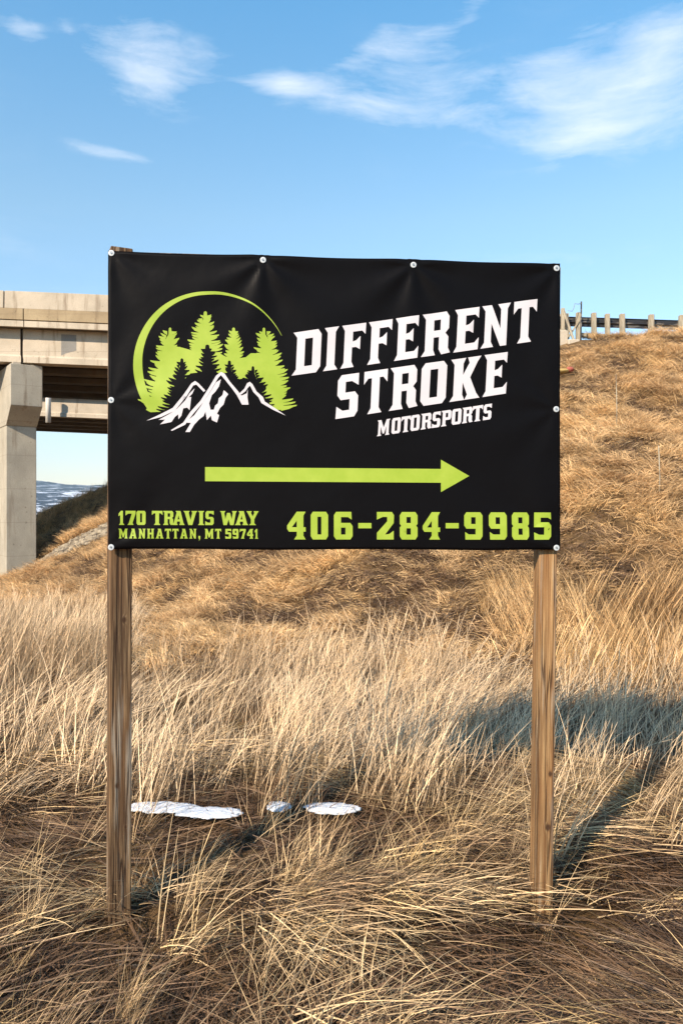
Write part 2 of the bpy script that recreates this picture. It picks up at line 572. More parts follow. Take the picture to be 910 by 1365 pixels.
def build_bridge(first):
    root = empty('highway_bridge')
    XE = 7.9
    # slab of the deck, stepped edge and parapets
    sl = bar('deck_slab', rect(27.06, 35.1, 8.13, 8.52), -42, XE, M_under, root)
    for k, (a, b) in enumerate([(-42, -31.2), (-31.17, -21.2), (-21.17, -11.15), (-11.12, -1.5), (-1.47, XE)]):
        bar('deck_edge', rect(26.95, 27.06, 8.33, 8.725), a, b, M_conc2, root, .01)
        bar('edge_beam', rect(26.985, 27.058, 8.09, 8.31), a, b, M_conc, root, .008)
        bar('deck_edge', rect(35.1, 35.2, 8.1, 8.725), a, b, M_conc2, root, .01)
    for k, (a, b) in enumerate([(-42, -30), (-29.97, -21), (-20.97, -11.86), (-11.82, -2.4), (-2.37, XE)]):
        bar('parapet', [(26.99, 8.73), (27.28, 8.73), (27.22, 9.35), (27.02, 9.35)], a, b, M_conc, root, .012)
        bar('parapet', [(34.9, 8.73), (35.16, 8.73), (35.13, 9.35), (34.95, 9.35)], a, b, M_conc, root, .012)
    # girders: five per span, each an I shape with a wide lower flange
    for gy in (27.35, 29.15, 30.95, 32.75, 34.4):
        for (a, b) in ((-42, -11.14), (-11.03, XE)):
            pr = [(gy, 6.92), (gy + .5, 6.92), (gy + .5, 7.12), (gy + .42, 7.2), (gy + .42, 8.125), (gy + .07, 8.125),
                  (gy + .07, 7.2), (gy, 7.12)]
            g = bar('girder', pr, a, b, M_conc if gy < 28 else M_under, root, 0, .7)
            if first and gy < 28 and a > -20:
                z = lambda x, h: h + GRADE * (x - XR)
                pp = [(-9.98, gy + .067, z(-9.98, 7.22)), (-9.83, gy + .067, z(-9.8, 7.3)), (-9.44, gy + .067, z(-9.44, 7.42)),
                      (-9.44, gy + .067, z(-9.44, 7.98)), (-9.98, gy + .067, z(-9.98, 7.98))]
                link('shadow_patch', prism('shadow_patch', pp, (0, .02, 0)), M_shadow, g)  # shadow on the girder face, painted as a thin grey slab
    # cross walls between girders
    for x in (-10.5, -4.5, 1.5, 7.4):
        for gy in (27.9, 29.7, 31.5, 33.3):
            y0, y1 = gy - .1, gy + 1.35 if gy < 33 else gy + 1.1
            zz = GRADE * (x - XR)
            sk = -.7 * (gy - 27)
            bm = bmesh.new(); box_bm(bm, (x + sk, (y0 + y1) / 2, 7.6 + zz), (.2, y1 - y0, .9))
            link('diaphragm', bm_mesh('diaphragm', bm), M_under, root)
    # hammerhead pier on the skew
    a = Vector((-.57, .82, 0)).normalized(); e = Vector((.82, .57, 0)).normalized()
    P = Vector((-11.6, 27.0, 0))
    q = lambda t, z: P + a * t + Vector((0, 0, z))
    cap = link('pier_cap', prism('pier_cap', [q(0, 6.83), q(0, 5.37), q(.8, 4.72), (q(9.4, 4.72)), q(10.2, 5.37), q(10.2, 6.83)], e * 1.07, .012), M_conc3, root)
    q2 = lambda t, z: P + a * t + e * .015 + Vector((0, 0, z))
    link('pier_shaft', prism('pier_shaft', [q2(.82, -3), q2(9.3, -3), q2(9.3, 4.72), q2(.82, 4.72)], e * 1.04, .02), M_conc3, root)
    for t, s_ in ((.15, .12), (.15, .72), (2.4, .12), (2.4, .72), (4.6, .12), (4.6, .72), (6.8, .12), (6.8, .72), (8.9, .12), (8.9, .72)):
        c = P + a * (t + .2) + e * (s_ + .12) + Vector((0, 0, 6.875))
        bm = bmesh.new(); box_bm(bm, (0, 0, 0), (.26, .4, .085), Matrix.Translation(c) @ Matrix.Rotation(math.atan2(e.y, e.x), 4, 'Z'))
        link('bearing', bm_mesh('bearing', bm), M_conc, cap)
    # abutment at the right-hand bank
    A = Vector((XE - .1, 27.0, 0)); A2 = A + a * 10.0
    link('abutment', prism('abutment', [(A.x, A.y + .2, 5.2), (A2.x, A2.y - .1, 5.2), (A2.x, A2.y - .1, 6.86), (A.x, A.y + .2, 6.1 + .0)], e * .9, .01), M_conc3, root)
    if not first:
        # white drain pipe hanging in front of the farther bridge's girder
        link('drain_pipe', tube('drain_pipe', [(-4.7, 26.6, 7.95), (-4.7, 26.6, 7.5), (-4.7, 26.6, 6.2)], .15, 14), M_pipe, root)
    return root


b1 = build_bridge(True)
tag(b1, 'nearer pale concrete road bridge crossing behind the banner on a hammerhead pier', 'bridge', 'parallel highway bridges')
b2 = build_bridge(False)
b2.location = (-11.9, 17, .47)
tag(b2, 'farther concrete road bridge seen low under the nearer one', 'bridge', 'parallel highway bridges')
# shadow on the farther bridge's lit girder, shaped as a thin grey block
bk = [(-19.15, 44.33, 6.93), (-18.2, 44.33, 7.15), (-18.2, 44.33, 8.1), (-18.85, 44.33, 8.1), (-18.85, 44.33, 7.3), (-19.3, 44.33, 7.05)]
bkm = prism('shadow_block', [(x + 11.9, y - 17, z - .47) for x, y, z in bk], (0, .08, 0))
link('shadow_patch', bkm, M_shadow, b2)

# road on top of the bank
bm = bmesh.new()
for (x0, x1) in ((7.9, 60), (60, 300)):
    v = [bm.verts.new((x, y, CREST + .13 - .012 * (x - 8))) for x, y in ((x0, 27.6), (x1, 27.6), (x1, 34.8), (x0, 34.8))]
    bm.faces.new(v)
tag(link('road', bm_mesh('road', bm), M_asph), kind='structure')

# ------------------------------------------------------------------ guard rail on the crest
RY = 26.75
gr = empty('guard_rail', (8.2, RY, CREST - .1))
tag(gr, 'long steel guard rail on grey timber posts along the crest of the bank', 'guard rail')


def pxX(px, y): return (px - 455) / 1025 * y


def pyZ(py, y): return 1.6 + (682.5 - py) / 1025 * y


L0 = gr.location
postx = [769.5, 792, 810, 829.6, 867, 906] + [906 + 38.5 * k for k in range(1, 14)]
for i, px in enumerate(postx):
    x = pxX(px, RY)
    top = 8.53 - .033 * (x - 8.5) + random.uniform(-.02, .02)
    bm = bmesh.new()
    box_bm(bm, (0, 0, (top - 6.9) / 2), (random.uniform(.14, .17), .17, top - 6.9), None, .012)
    o = link('post', bm_mesh('post', bm), M_gpost, gr, Vector((x, RY, 6.9)) - L0, (0, R(random.uniform(-1.5, 1.5)), R(random.uniform(-6, 6))))
prof = [(0, 0), (.035, .03), (.035, .10), (-.03, .15), (-.03, .18), (.035, .23), (.035, .30), (0, .33)]
vs, fs = [], []
xsr = [pxX(742, RY)] + list(np.linspace(pxX(760, RY), pxX(1400, RY), 26))
for k, x in enumerate(xsr):
    for (yy, zz) in prof: vs.append((x - L0.x, .14 + yy, 8.08 - .033 * (x - 8.5) + zz - L0.z))
n_p = len(prof)
for k in range(len(xsr) - 1):
    for j in range(n_p - 1):
        fs.append((k * n_p + j, (k + 1) * n_p + j, (k + 1) * n_p + j + 1, k * n_p + j + 1))
rl = link('rail', mesh('rail', vs, fs), M_steel, gr)
sm = rl.modifiers.new('thick', 'SOLIDIFY'); sm.thickness = .008
bm = bmesh.new(); box_bm(bm, (0, 0, 0), (1.15, .12, .13), Matrix.Rotation(R(3), 4, 'Y'), .01)
link('lower_beam', bm_mesh('lower_beam', bm), M_gpost, gr, Vector((pxX(795, RY), RY + .2, 7.78)) - L0)

# leaning timber brace and thin pole at the bridge end
BY = 26.5
br = empty('timber_brace', (pxX(760, BY), BY, 7.4))
tag(br, 'leaning grey timber brace with thin pole where the guard rail meets the bridge', 'brace')


def stick(name, p0, p1, wdt, dep, m, parent, y0=BY, y1=None):
    a_ = Vector((pxX(p0[0], y0), y0, pyZ(p0[1], y0))); y1 = y1 or y0
    b_ = Vector((pxX(p1[0], y1), y1, pyZ(p1[1], y1)))
    d = b_ - a_
    bm = bmesh.new(); box_bm(bm, (0, 0, d.length / 2), (wdt, dep, d.length), None, .006)
    o = link(name, bm_mesh(name, bm), m, parent)
    o.location = a_ - parent.location; o.rotation_euler = d.to_track_quat('Z', 'Y').to_euler()
    return o


stick('upright', (749.5, 452), (749.5, 411), .11, .12, M_gpost, br)
stick('upright', (756, 452), (755, 418), .10, .1, M_gpost, br, BY + .2)
stick('brace', (764.5, 455), (750, 412), .10, .08, M_gpost, br, BY - .12, BY - .05)
stick('brace', (757, 450), (771, 428), .06, .05, M_gpost, br, BY + .15)
stick('pole', (773.5, 456), (774.2, 402), .045, .045, M_steel, br, BY - .1)
wp = [(774, 405.5), (768, 406.5), (764.5, 405.5), (763, 412), (761, 416), (755, 415)]
link('wire', tube('wire', [Vector((pxX(a_, BY), BY - .1, pyZ(b_, BY))) - br.location for a_, b_ in wp], .009, 6), M_wire, br)

# concrete end blocks of the bridge beside it
for (x0, x1, y0, y1, yy, lab) in ((738, 757.5, 440, 461, 26.3, 'pale concrete end block of the bridge behind the banner edge'),
                                  (757, 773, 452, 464, 26.15, 'small low concrete block lying below the timber brace')):
    X0, X1 = pxX(x0, yy), pxX(x1, yy); Z0, Z1 = pyZ(y1, yy), pyZ(y0, yy)
    bm = bmesh.new(); box_bm(bm, (0, .35, (Z1 - Z0) / 2 - .15), (X1 - X0, .7, Z1 - Z0 + .3), Matrix.Rotation(R(4), 4, 'Z'), .03)
    bmesh.ops.transform(bm, matrix=Matrix.Shear('XZ', 4, (-.25, 0)) if x0 < 750 else Matrix.Identity(4), verts=bm.verts)
    tag(link('concrete_block', bm_mesh('concrete_block', bm), M_conc, None, ((X0 + X1) / 2, yy, Z0)), lab, 'concrete block')

# faded red and yellow debris on the bank
DY = 21.6
dz_ = gz(pxX(755, DY), DY) + .12
db = empty('plastic_debris', (pxX(753, DY), DY, dz_))
tag(db, 'faded red and yellow plastic debris lying on the bank under the bridge end', 'debris')
for nm, m_, off, sc_ in (('red_lump', M_red, (.13, 0, .07), (.10, .10, .08)), ('yellow_sheet', M_yel, (-.08, .02, .03), (.19, .14, .07))):
    bm = bmesh.new(); bmesh.ops.create_icosphere(bm, subdivisions=3, radius=1)
    for v in bm.verts:
        k = 1 + .35 * (float(fbm(v.co.x * 1.7 + 5, v.co.y * 1.7 + v.co.z * 1.3 + 9, 3)) - .5)
        v.co = Vector((v.co.x * sc_[0], v.co.y * sc_[1], v.co.z * sc_[2])) * k
    link(nm, bm_mesh(nm, bm, True), m_, db, off)

# thin stakes on the bank
for (px, ytop, ybase, lab) in ((821, 498, 562, 'thin straw coloured stake standing high on the bank below the guard rail'),
                               (878, 594, 668, 'thin whitish stake standing lower on the bank near the right edge')):
    Yb = 5.25 / (.43 - (682.5 - ybase) / 1025)
    X0 = pxX(px, Yb); z0 = gz(X0, Yb) - .1
    zt = pyZ(ytop, Yb)
    tag(link('stake', tube('stake', [(0, 0, 0), (.008, 0, (zt - z0) * .5), (-.01, 0, zt - z0)], [.012, .010, .006], 6), M_gpost, None, (X0, Yb, z0)),
        lab, 'stake')

# riprap band under the bridge's drip line
vs, fs = [], []
base_bm = bmesh.new(); bmesh.ops.create_icosphere(base_bm, subdivisions=1, radius=1)
bv = np.array([v.co[:] for v in base_bm.verts]); bf = np.array([[v.index for v in f.verts] for f in base_bm.faces]); base_bm.free()
cnt = 0
VS, FS = [], []
for k in range(4200):
    x = random.uniform(-11.2, 6.5); y = random.uniform(26.55, 28.35) + .15 * math.sin(x * 1.3)
    r = random.uniform(.05, .11)
    z = gz(x, y) + r * .25
    sc_ = np.array([random.uniform(.8, 1.3), random.uniform(.8, 1.2), random.uniform(.55, .85)]) * r
    an = random.uniform(0, 6.28); cs, sn = math.cos(an), math.sin(an)
    p = bv * sc_ * (1 + RNG.uniform(-.22, .22, (len(bv), 1)))
    p = np.stack([p[:, 0] * cs - p[:, 1] * sn + x, p[:, 0] * sn + p[:, 1] * cs + y, p[:, 2] + z], 1)
    VS.append(p); FS.append(bf + cnt); cnt += len(bv)
tag(link('riprap', np_mesh('riprap', np.concatenate(VS), np.concatenate(FS), False), M_stone), kind='stuff',
    label='band of pale riprap stones down the bank under the bridge', cat='riprap')

# ------------------------------------------------------------------ the sign
SY = 3.12
YAW = .05
sg = empty('roadside_sign', (0, SY, 0))
tag(sg, 'black vinyl banner sign with lime and white print on two weathered timber posts', 'sign')
nrm = Vector((YAW, -1, 0)).normalized()


def fold(px, py):
    """how far the vinyl stands off its frame (m) at a point of its face given in picture units"""
    d = .009 * (fbm(px / 170, py / 120, 3, 2) - .4)
    d = d + .005 * (fbm((px + py * .8) / 60, (py - px * .25) / 170, 2, 12) - .5)
    for (sx, sy, A, ph) in ((351, 348, .009, .3), (550, 355, .009, 1.2), (740, 359, .008, 2.1), (150, 339, .006, .5),
                            (740, 546, .004, 0), (149, 534, .004, 1), (149, 729, .006, 2), (740, 730, .006, 1)):
        ddx, ddy = px - sx, py - sy
        r = np.sqrt(ddx * ddx + ddy * ddy) + 1e-6
        an = np.arctan2(ddy, ddx)
        d = d + .7 * A * np.exp(-r / 95) * np.cos(7 * an + ph) * (1 - np.exp(-r / 18))
    return np.maximum(d, -.006) + .012


def sign_pt(px, py, lift=0.0):
    u, v = (px - 455) / 1025, (682.5 - py) / 1025
    y = SY / (1 - YAW * u)
    off = fold(px, py) + lift
    return np.stack([u * y + nrm.x * off, y + nrm.y * off - SY, 1.6 + v * y], -1)


# corners of the vinyl
def bil(s, t):
    TL, TR, BR, BL = (145.5, 335.5), (744.5, 352.5), (744.8, 733.5), (145.5, 732.5)
    sag = 1.6 * np.sin(np.pi * ((s * 3) % 1)) * (1 - t) - 1.2 * np.sin(np.pi * ((s * 2.2 + .2) % 1)) * t
    x = (TL[0] * (1 - s) + TR[0] * s) * (1 - t) + (BL[0] * (1 - s) + BR[0] * s) * t
    y = (TL[1] * (1 - s) + TR[1] * s) * (1 - t) + (BL[1] * (1 - s) + BR[1] * s) * t + sag
    return x, y


ns_, nt_ = 151, 101
ss, tt = np.meshgrid(np.linspace(0, 1, ns_), np.linspace(0, 1, nt_))
bx_, by_ = bil(ss, tt)
pts = sign_pt(bx_, by_)
ii = (np.arange(nt_ - 1)[:, None] * ns_ + np.arange(ns_ - 1)[None]).ravel()
ban = link('banner', np_mesh('banner', pts.reshape(-1, 3), np.stack([ii, ii + ns_, ii + ns_ + 1, ii + 1], 1)), M_vinyl, sg)
sm = ban.modifiers.new('thick', 'SOLIDIFY'); sm.thickness = .0012; sm.offset = -1


def artwork(name, adds, subs, m, lift, label=None, grid=7):
    """flat ink shapes on the vinyl: union of adds minus subs, following the folds"""
    co, faces, n = [], [], 0
    for poly in list(adds) + list(subs):
        # split long edges so that they follow the cloth
        q = []
        for i in range(len(poly)):
            a_, b_ = poly[i], poly[(i + 1) % len(poly)]
            k = max(1, int(math.hypot(b_[0] - a_[0], b_[1] - a_[1]) / 9))
            for j in range(k): q.append((a_[0] + (b_[0] - a_[0]) * j / k, a_[1] + (b_[1] - a_[1]) * j / k))
        if sum(q[i][0] * q[(i + 1) % len(q)][1] - q[(i + 1) % len(q)][0] * q[i][1] for i in range(len(q))) < 0: q.reverse()
        co += [Vector(p) for p in q]
        faces.append(list(range(n, n + len(q)))); n += len(q)
    xs_ = [c.x for c in co]; ys_ = [c.y for c in co]
    gx = min(xs_) + grid * .37
    while gx < max(xs_):
        gy = min(ys_) + grid * .41
        while gy < max(ys_):
            co.append(Vector((gx, gy))); gy += grid
        gx += grid
    vo, eo, fo, ov, oe, of = delaunay_2d_cdt(co, [], faces, 0, 1e-4)
    na = len(adds)
    keep = [f for f, o_ in zip(fo, of) if any(k < na for k in o_) and not any(k >= na for k in o_)]
    used = sorted({i for f in keep for i in f}); mp = {j: i for i, j in enumerate(used)}
    P2 = np.array([vo[j][:] for j in used])
    v3 = sign_pt(P2[:, 0], P2[:, 1], lift)
    me = mesh(name, v3, [[mp[i] for i in f] for f in keep])
    # make every face look at the viewer
    bm = bmesh.new(); bm.from_mesh(me)
    for f in bm.faces:
        f.normal_update()
        if f.normal.y > 0: f.normal_flip()
        f.smooth = True
    bm.to_mesh(me); bm.free()
    o = link(name, me, m, ban)
    if label: o['label'] = label
    return o


G = {
 'I': ([[(0, 0), (.22, .12), (.22, .88), (0, 1), (1, 1), (.78, .88), (.78, .12), (1, 0)]], []),
 'D': ([[(0, 0), (.14, .13), (.14, .87), (0, 1), (.88, 1), (1, .88), (1, .13), (.86, 0)]], [[(.43, .18), (.7, .18), (.7, .82), (.43, .82)]]),
 'F': ([[(0, 0), (.12, .13), (.12, .87), (0, 1), (.98, 1), (.97, .74), (.83, .83), (.46, .83), (.46, .6), (.6, .62), (.77, .71), (.77, .4), (.6, .465), (.44, .465), (.44, .13), (.54, 0)]], []),
 'E': ([[(0, 0), (.12, .13), (.12, .87), (0, 1), (.98, 1), (.97, .74), (.83, .83), (.46, .83), (.46, .6), (.6, .62), (.77, .71), (.77, .4), (.6, .465), (.46, .465), (.46, .17), (.83, .17), (1, .28), (.98, 0)]], []),
 'R': ([[(0, 0), (.13, .13), (.13, .87), (0, 1), (.85, 1), (.96, .88), (.96, .6), (.84, .5), (.95, .4), (.95, .14), (1.03, .02), (.72, 0), (.62, .13), (.62, .42), (.43, .42), (.43, .13), (.5, 0)]], [[(.43, .58), (.66, .58), (.66, .83), (.43, .83)]]),
 'P': ([[(0, 0), (.13, .13), (.13, .87), (0, 1), (.85, 1), (.97, .88), (.97, .5), (.85, .38), (.43, .38), (.43, .13), (.54, 0)]], [[(.43, .55), (.66, .55), (.66, .83), (.43, .83)]]),
 'N': ([[(0, 0), (.12, .13), (.12, .87), (0, 1), (.34, 1), (.67, .42), (.67, .87), (.56, 1), (1, 1), (.9, .87), (.9, 0), (.68, 0), (.35, .56), (.35, .13), (.44, 0)]], []),
 'T': ([[(0, 1), (1, 1), (1, .7), (.82, .83), (.67, .83), (.67, .13), (.8, 0), (.2, 0), (.33, .13), (.33, .83), (.18, .83), (0, .7)]], []),
 'S': ([[(.98, 1), (.2, 1), (.04, .88), (.04, .54), (.2, .42), (.6, .42), (.6, .17), (.3, .17), (.02, .28), (0, 0), (.84, 0), (.98, .12), (.98, .47), (.83, .58), (.4, .58), (.4, .83), (.68, .83), (.98, .72)]], []),
 'O': ([[(.14, 0), (0, .12), (0, .88), (.14, 1), (.86, 1), (1, .88), (1, .12), (.86, 0)]], [[(.35, .17), (.65, .17), (.65, .83), (.35, .83)]]),
 'K': ([[(0, 0), (.12, .13), (.12, .87), (0, 1), (.5, 1), (.42, .87), (.42, .6), (.62, .87), (.56, 1), (1, 1), (.88, .87), (.66, .52), (.88, .13), (1, 0), (.5, 0), (.58, .12), (.42, .42), (.42, .13), (.5, 0.0)]], []),
 'M': ([[(0, 0), (.08, .12), (.08, .88), (0, 1), (.29, 1), (.5, .5), (.71, 1), (1, 1), (.92, .88), (.92, .12), (1, 0), (.64, 0), (.71, .12), (.71, .58), (.56, .12), (.44, .12), (.27, .58), (.27, .12), (.34, 0)]], []),
 'A': ([[(0, 0), (.1, .13), (.34, .87), (.26, 1), (.66, 1), (.9, .13), (1, 0), (.55, 0), (.62, .13), (.6, .25), (.38, .25), (.36, .13), (.43, 0)]], [[(.42, .4), (.57, .4), (.5, .7)]]),
 'V': ([[(0, 1), (.1, .87), (.36, 0), (.64, 0), (.9, .87), (1, 1), (.57, 1), (.64, .87), (.51, .35), (.38, .87), (.45, 1)]], []),
 'W': ([[(0, 1), (.07, .87), (.2, 0), (.4, 0), (.5, .42), (.6, 0), (.8, 0), (.93, .87), (1, 1), (.7, 1), (.75, .87), (.69, .42), (.59, .87), (.41, .87), (.31, .42), (.25, .87), (.32, 1)]], []),
 'Y': ([[(0, 1), (.1, .87), (.36, .42), (.36, .13), (.22, 0), (.78, 0), (.64, .13), (.64, .42), (.9, .87), (1, 1), (.58, 1), (.64, .87), (.5, .62), (.37, .87), (.44, 1)]], []),
 'H': ([[(0, 0), (.1, .13), (.1, .87), (0, 1), (.45, 1), (.37, .87), (.37, .6), (.63, .6), (.63, .87), (.55, 1), (1, 1), (.9, .87), (.9, .13), (1, 0), (.55, 0), (.63, .13), (.63, .42), (.37, .42), (.37, .13), (.45, 0)]], []),
 '0': ([[(.12, 0), (0, .12), (0, .88), (.12, 1), (.88, 1), (1, .88), (1, .12), (.88, 0)]], [[(.39, .18), (.61, .18), (.61, .82), (.39, .82)]]),
 '1': ([[(.08, 0), (.3, .14), (.3, .7), (.02, .62), (.05, .82), (.42, 1), (.72, 1), (.72, .14), (.95, 0)]], []),
 '2': ([[(0, 1), (.88, 1), (1, .88), (.98, .6), (.48, .18), (.72, .2), (.98, .32), (.98, 0), (0, 0), (0, .24), (.6, .66), (.6, .82), (.34, .82), (0, .72)]], []),
 '4': ([[(.52, 1), (1, 1), (.88, .86), (.88, .44), (1, .44), (1, .28), (.88, .28), (.88, .14), (1, 0), (.38, 0), (.52, .14), (.52, .28), (.1, .28), (0, .38), (0, .5)]], [[(.26, .44), (.52, .44), (.52, .68)]]),
 '5': ([[(0, 1), (.98, 1), (1, .74), (.8, .81), (.38, .81), (.38, .64), (.86, .64), (1, .52), (1, .12), (.88, 0), (0, 0), (0, .27), (.32, .18), (.6, .18), (.6, .46), (0, .46)]], []),
 '6': ([[(.12, 0), (0, .12), (0, .88), (.12, 1), (.93, 1), (.95, .72), (.75, .81), (.38, .81), (.38, .6), (.88, .6), (1, .48), (1, .12), (.88, 0)]], [[(.38, .18), (.62, .18), (.62, .43), (.38, .43)]]),
 '7': ([[(0, 1), (1, 1), (1, .8), (.68, .14), (.78, 0), (.18, 0), (.32, .14), (.62, .8), (.25, .8), (0, .66)]], []),
 '8': ([[(.12, 0), (0, .12), (0, .44), (.08, .5), (0, .57), (0, .88), (.12, 1), (.88, 1), (1, .88), (1, .57), (.92, .5), (1, .44), (1, .12), (.88, 0)]], [[(.38, .18), (.62, .18), (.62, .41), (.38, .41)], [(.38, .6), (.62, .6), (.62, .82), (.38, .82)]]),
 '-': ([[(0, 0), (1, 0), (1, 1), (0, 1)]], []),
 ',': ([[(.2, .27), (.9, .27), (.9, -.02), (.4, -.24), (.55, 0), (.2, 0)]], []),
}
G['9'] = ([[(1 - x, 1 - y) for x, y in G['6'][0][0]]], [[(1 - x, 1 - y) for x, y in p] for p in G['6'][1]])


def letters(text, spans, base, top, shear=0.0):
    """spans: x range per glyph on the mid line; base/top: functions x -> y of the two guide lines"""
    A_, S_ = [], []
    for ch, (x0, x1) in zip([c for c in text if c != ' '], spans):
        def tr(p):
            x = x0 + (x1 - x0) * p[0]
            xx = x + shear * (p[1] - .5)
            return (xx, base(xx) + (top(xx) - base(xx)) * p[1])
        A_ += [[tr(p) for p in q] for q in G[ch][0]]
        S_ += [[tr(p) for p in q] for q in G[ch][1]]
    return A_, S_


lin = lambda xa, ya, xb, yb: (lambda x: ya + (yb - ya) * (x - xa) / (xb - xa))
A_, S_ = letters('DIFFERENT', [(390, 427.5), (431.5, 450.5), (454.5, 487), (490, 522), (525.5, 557), (561, 598.5), (604, 637), (640, 678), (682.5, 713.5)],
                 lin(389, 501.5, 704, 456.5), lin(391, 444.5, 714, 399.6), 2.6)
artwork('lettering', A_, S_, M_white, .0009, 'white slanted word DIFFERENT')
A_, S_ = letters('STROKE', [(448, 477.5), (484, 515), (518.5, 555.5), (560, 594), (599, 639), (643, 674.5)],
                 lin(447.5, 559, 673.5, 525), lin(478, 497.7, 675, 470), 2.6)
artwork('lettering', A_, S_, M_white, .0009, 'white slanted word STROKE')
sc = 5.515
A_, S_ = letters('MOTORSPORTS', [(495 + a_ / sc, 495 + b_ / sc) for a_, b_ in ((40, 132), (145, 210), (214, 283), (284, 350), (358, 437), (441, 503), (508, 583), (586, 656), (661, 738), (737, 812), (815, 877))],
                 lin(502, 582, 653.6, 559), lin(503.7, 561, 653.7, 538.5), 1.2)
artwork('lettering', A_, S_, M_white, .0009, 'small white slanted word MOTORSPORTS', 5)


def auto(text, x0, x1, gap=.22, wmap={'1': .66, 'I': .66, 'W': 1.75, 'M': 1.5, 'A': 1.3, 'V': 1.25, 'Y': 1.2, ',': .42, 'H': 1.2, 'N': 1.2, 'R': 1.15, '4': 1.05}):
    ws = [wmap.get(c, 1.0) if c != ' ' else .5 for c in text]
    tot = sum(ws) + gap * (len(text) - 1)
    k = (x1 - x0) / tot
    out_, x = [], x0
    for c, w_ in zip(text, ws):
        if c != ' ': out_.append((x, x + w_ * k))
        x += (w_ + gap) * k
    return out_


sc = 4.55
A_, S_ = letters('170TRAVISWAY', [(150 + a_ / sc, 150 + b_ / sc) for a_, b_ in ((42, 80), (85, 145), (150, 205), (243, 308), (311, 376), (368, 442), (434, 518), (522, 560), (565, 618), (655, 757), (745, 825), (814, 888))],
                 lin(150, 699.6, 350, 699.9), lin(150, 680.8, 350, 681.4))
artwork('lettering', A_, S_, M_green, .0009, 'lime line 170 TRAVIS WAY', 6)
A_, S_ = letters('MANHATTAN,MT59741', auto('MANHATTAN,', 159.3, 268) + auto('MT', 273.5, 295.5) + auto('59741', 301, 344.8),
                 lin(150, 717.5, 350, 717.9), lin(150, 704.6, 350, 705.0))
artwork('lettering', A_, S_, M_green, .0009, 'lime line MANHATTAN, MT 59741', 6)
ph = [('4', 382.7, 407.3), ('0', 414, 437), ('6', 444.7, 469.5), ('2', 501.6, 524.4), ('8', 532, 555.5), ('4', 562.3, 585.4),
      ('9', 617.2, 641.5), ('9', 649.8, 673.6), ('8', 680.3, 703), ('5', 709.8, 732.3)]
A_, S_ = letters(''.join(p[0] for p in ph), [p[1:] for p in ph], lin(380, 718.9, 735, 719.2), lin(380, 682, 735, 683.2))
A2_, S2_ = letters('--', [(477, 494.4), (592.8, 610)], lin(380, 704, 735, 704.3), lin(380, 697, 735, 697.3))
artwork('lettering', A_ + A2_, S_, M_green, .0009, 'large lime phone number 406-284-9985', 6)
artwork('arrow', [[(274, 622.8), (586.6, 625.3), (586.6, 613), (624.3, 634.6), (586.6, 656), (586.6, 643.6), (274, 641.6)]], [], M_green, .0009)

# logo, in units of its own drawing
LS = 4.136
lp = lambda x, y: (175 + x / LS, 380 + y / LS)
outer, inner = [], []
for k in range(61):
    a_ = R(218 - (218 - 22.5) * k / 60)
    ad = math.degrees(a_)
    ro = 409 + (0 if ad > 90 else (90 - ad) / 67 * 30)
    if 90 < ad: ro = 409 + 3 * math.sin(R((ad - 90) * 2))
    th = np.interp(ad, [22, 45, 70, 90, 110, 135, 160, 180, 200, 212, 218], [1.5, 7, 13, 18, 22, 33, 44, 50, 50, 46, 34])
    outer.append(lp(424 + ro * math.cos(a_), 450 - ro * math.sin(a_)))
    inner.append(lp(424 + (ro - th) * math.cos(a_), 450 - (ro - th) * math.sin(a_)))
artwork('logo_ring', [outer + inner[::-1]], [], M_green, .0009)
rr_ = random.Random(5)


def conifer(ax, ay, bx, by, hw, step=20, pw=.75, stub=11):
    """silhouette of a fir from apex to base as a jagged outline plus free branch tips"""
    polys = []
    n = int((by - ay) / step)
    cx = lambda t: ax + (bx - ax) * t
    W = lambda t: hw * (.04 + .96 * t ** pw)
    # blunt leader
    polys.append([lp(ax - stub, ay + 18), lp(ax - stub * .8, ay + 3), lp(ax, ay - 2), lp(ax + stub * .8, ay + 3), lp(ax + stub, ay + 18), lp(ax + stub * 1.1, ay + 60), lp(ax - stub * 1.1, ay + 60)])
    body_l = [lp(cx(k / 12) - W(k / 12) * .64, ay + 25 + (by - ay - 25) * k / 12) for k in range(13)]
    body_r = [lp(cx(k / 12) + W(k / 12) * .64, ay + 25 + (by - ay - 25) * k / 12) for k in range(13)]
    polys.append(body_l + body_r[::-1])
    for sgn in (-1, 1):
        y = ay + 30
        while y < by:
            t = (y - ay) / (by - ay)
            wv_ = W(t) * rr_.uniform(.78, 1.38) + 7
            lift_ = rr_.uniform(8, 24) * min(1, W(t) / 55 + .25)
            th = rr_.uniform(7, 12)
            c = cx(t)
            bx0 = c + sgn * W(t) * .45
            polys.append([lp(bx0, y - th), lp(c + sgn * wv_ * .8, y - lift_ * .75 - th * .4), lp(c + sgn * wv_, y - lift_ - 3), lp(c + sgn * (wv_ * .97), y - lift_ + 4), lp(c + sgn * wv_ * .78, y - lift_ * .4 + th * .5), lp(bx0, y + th)])
            y += rr_.uniform(11, 19)
    return polys


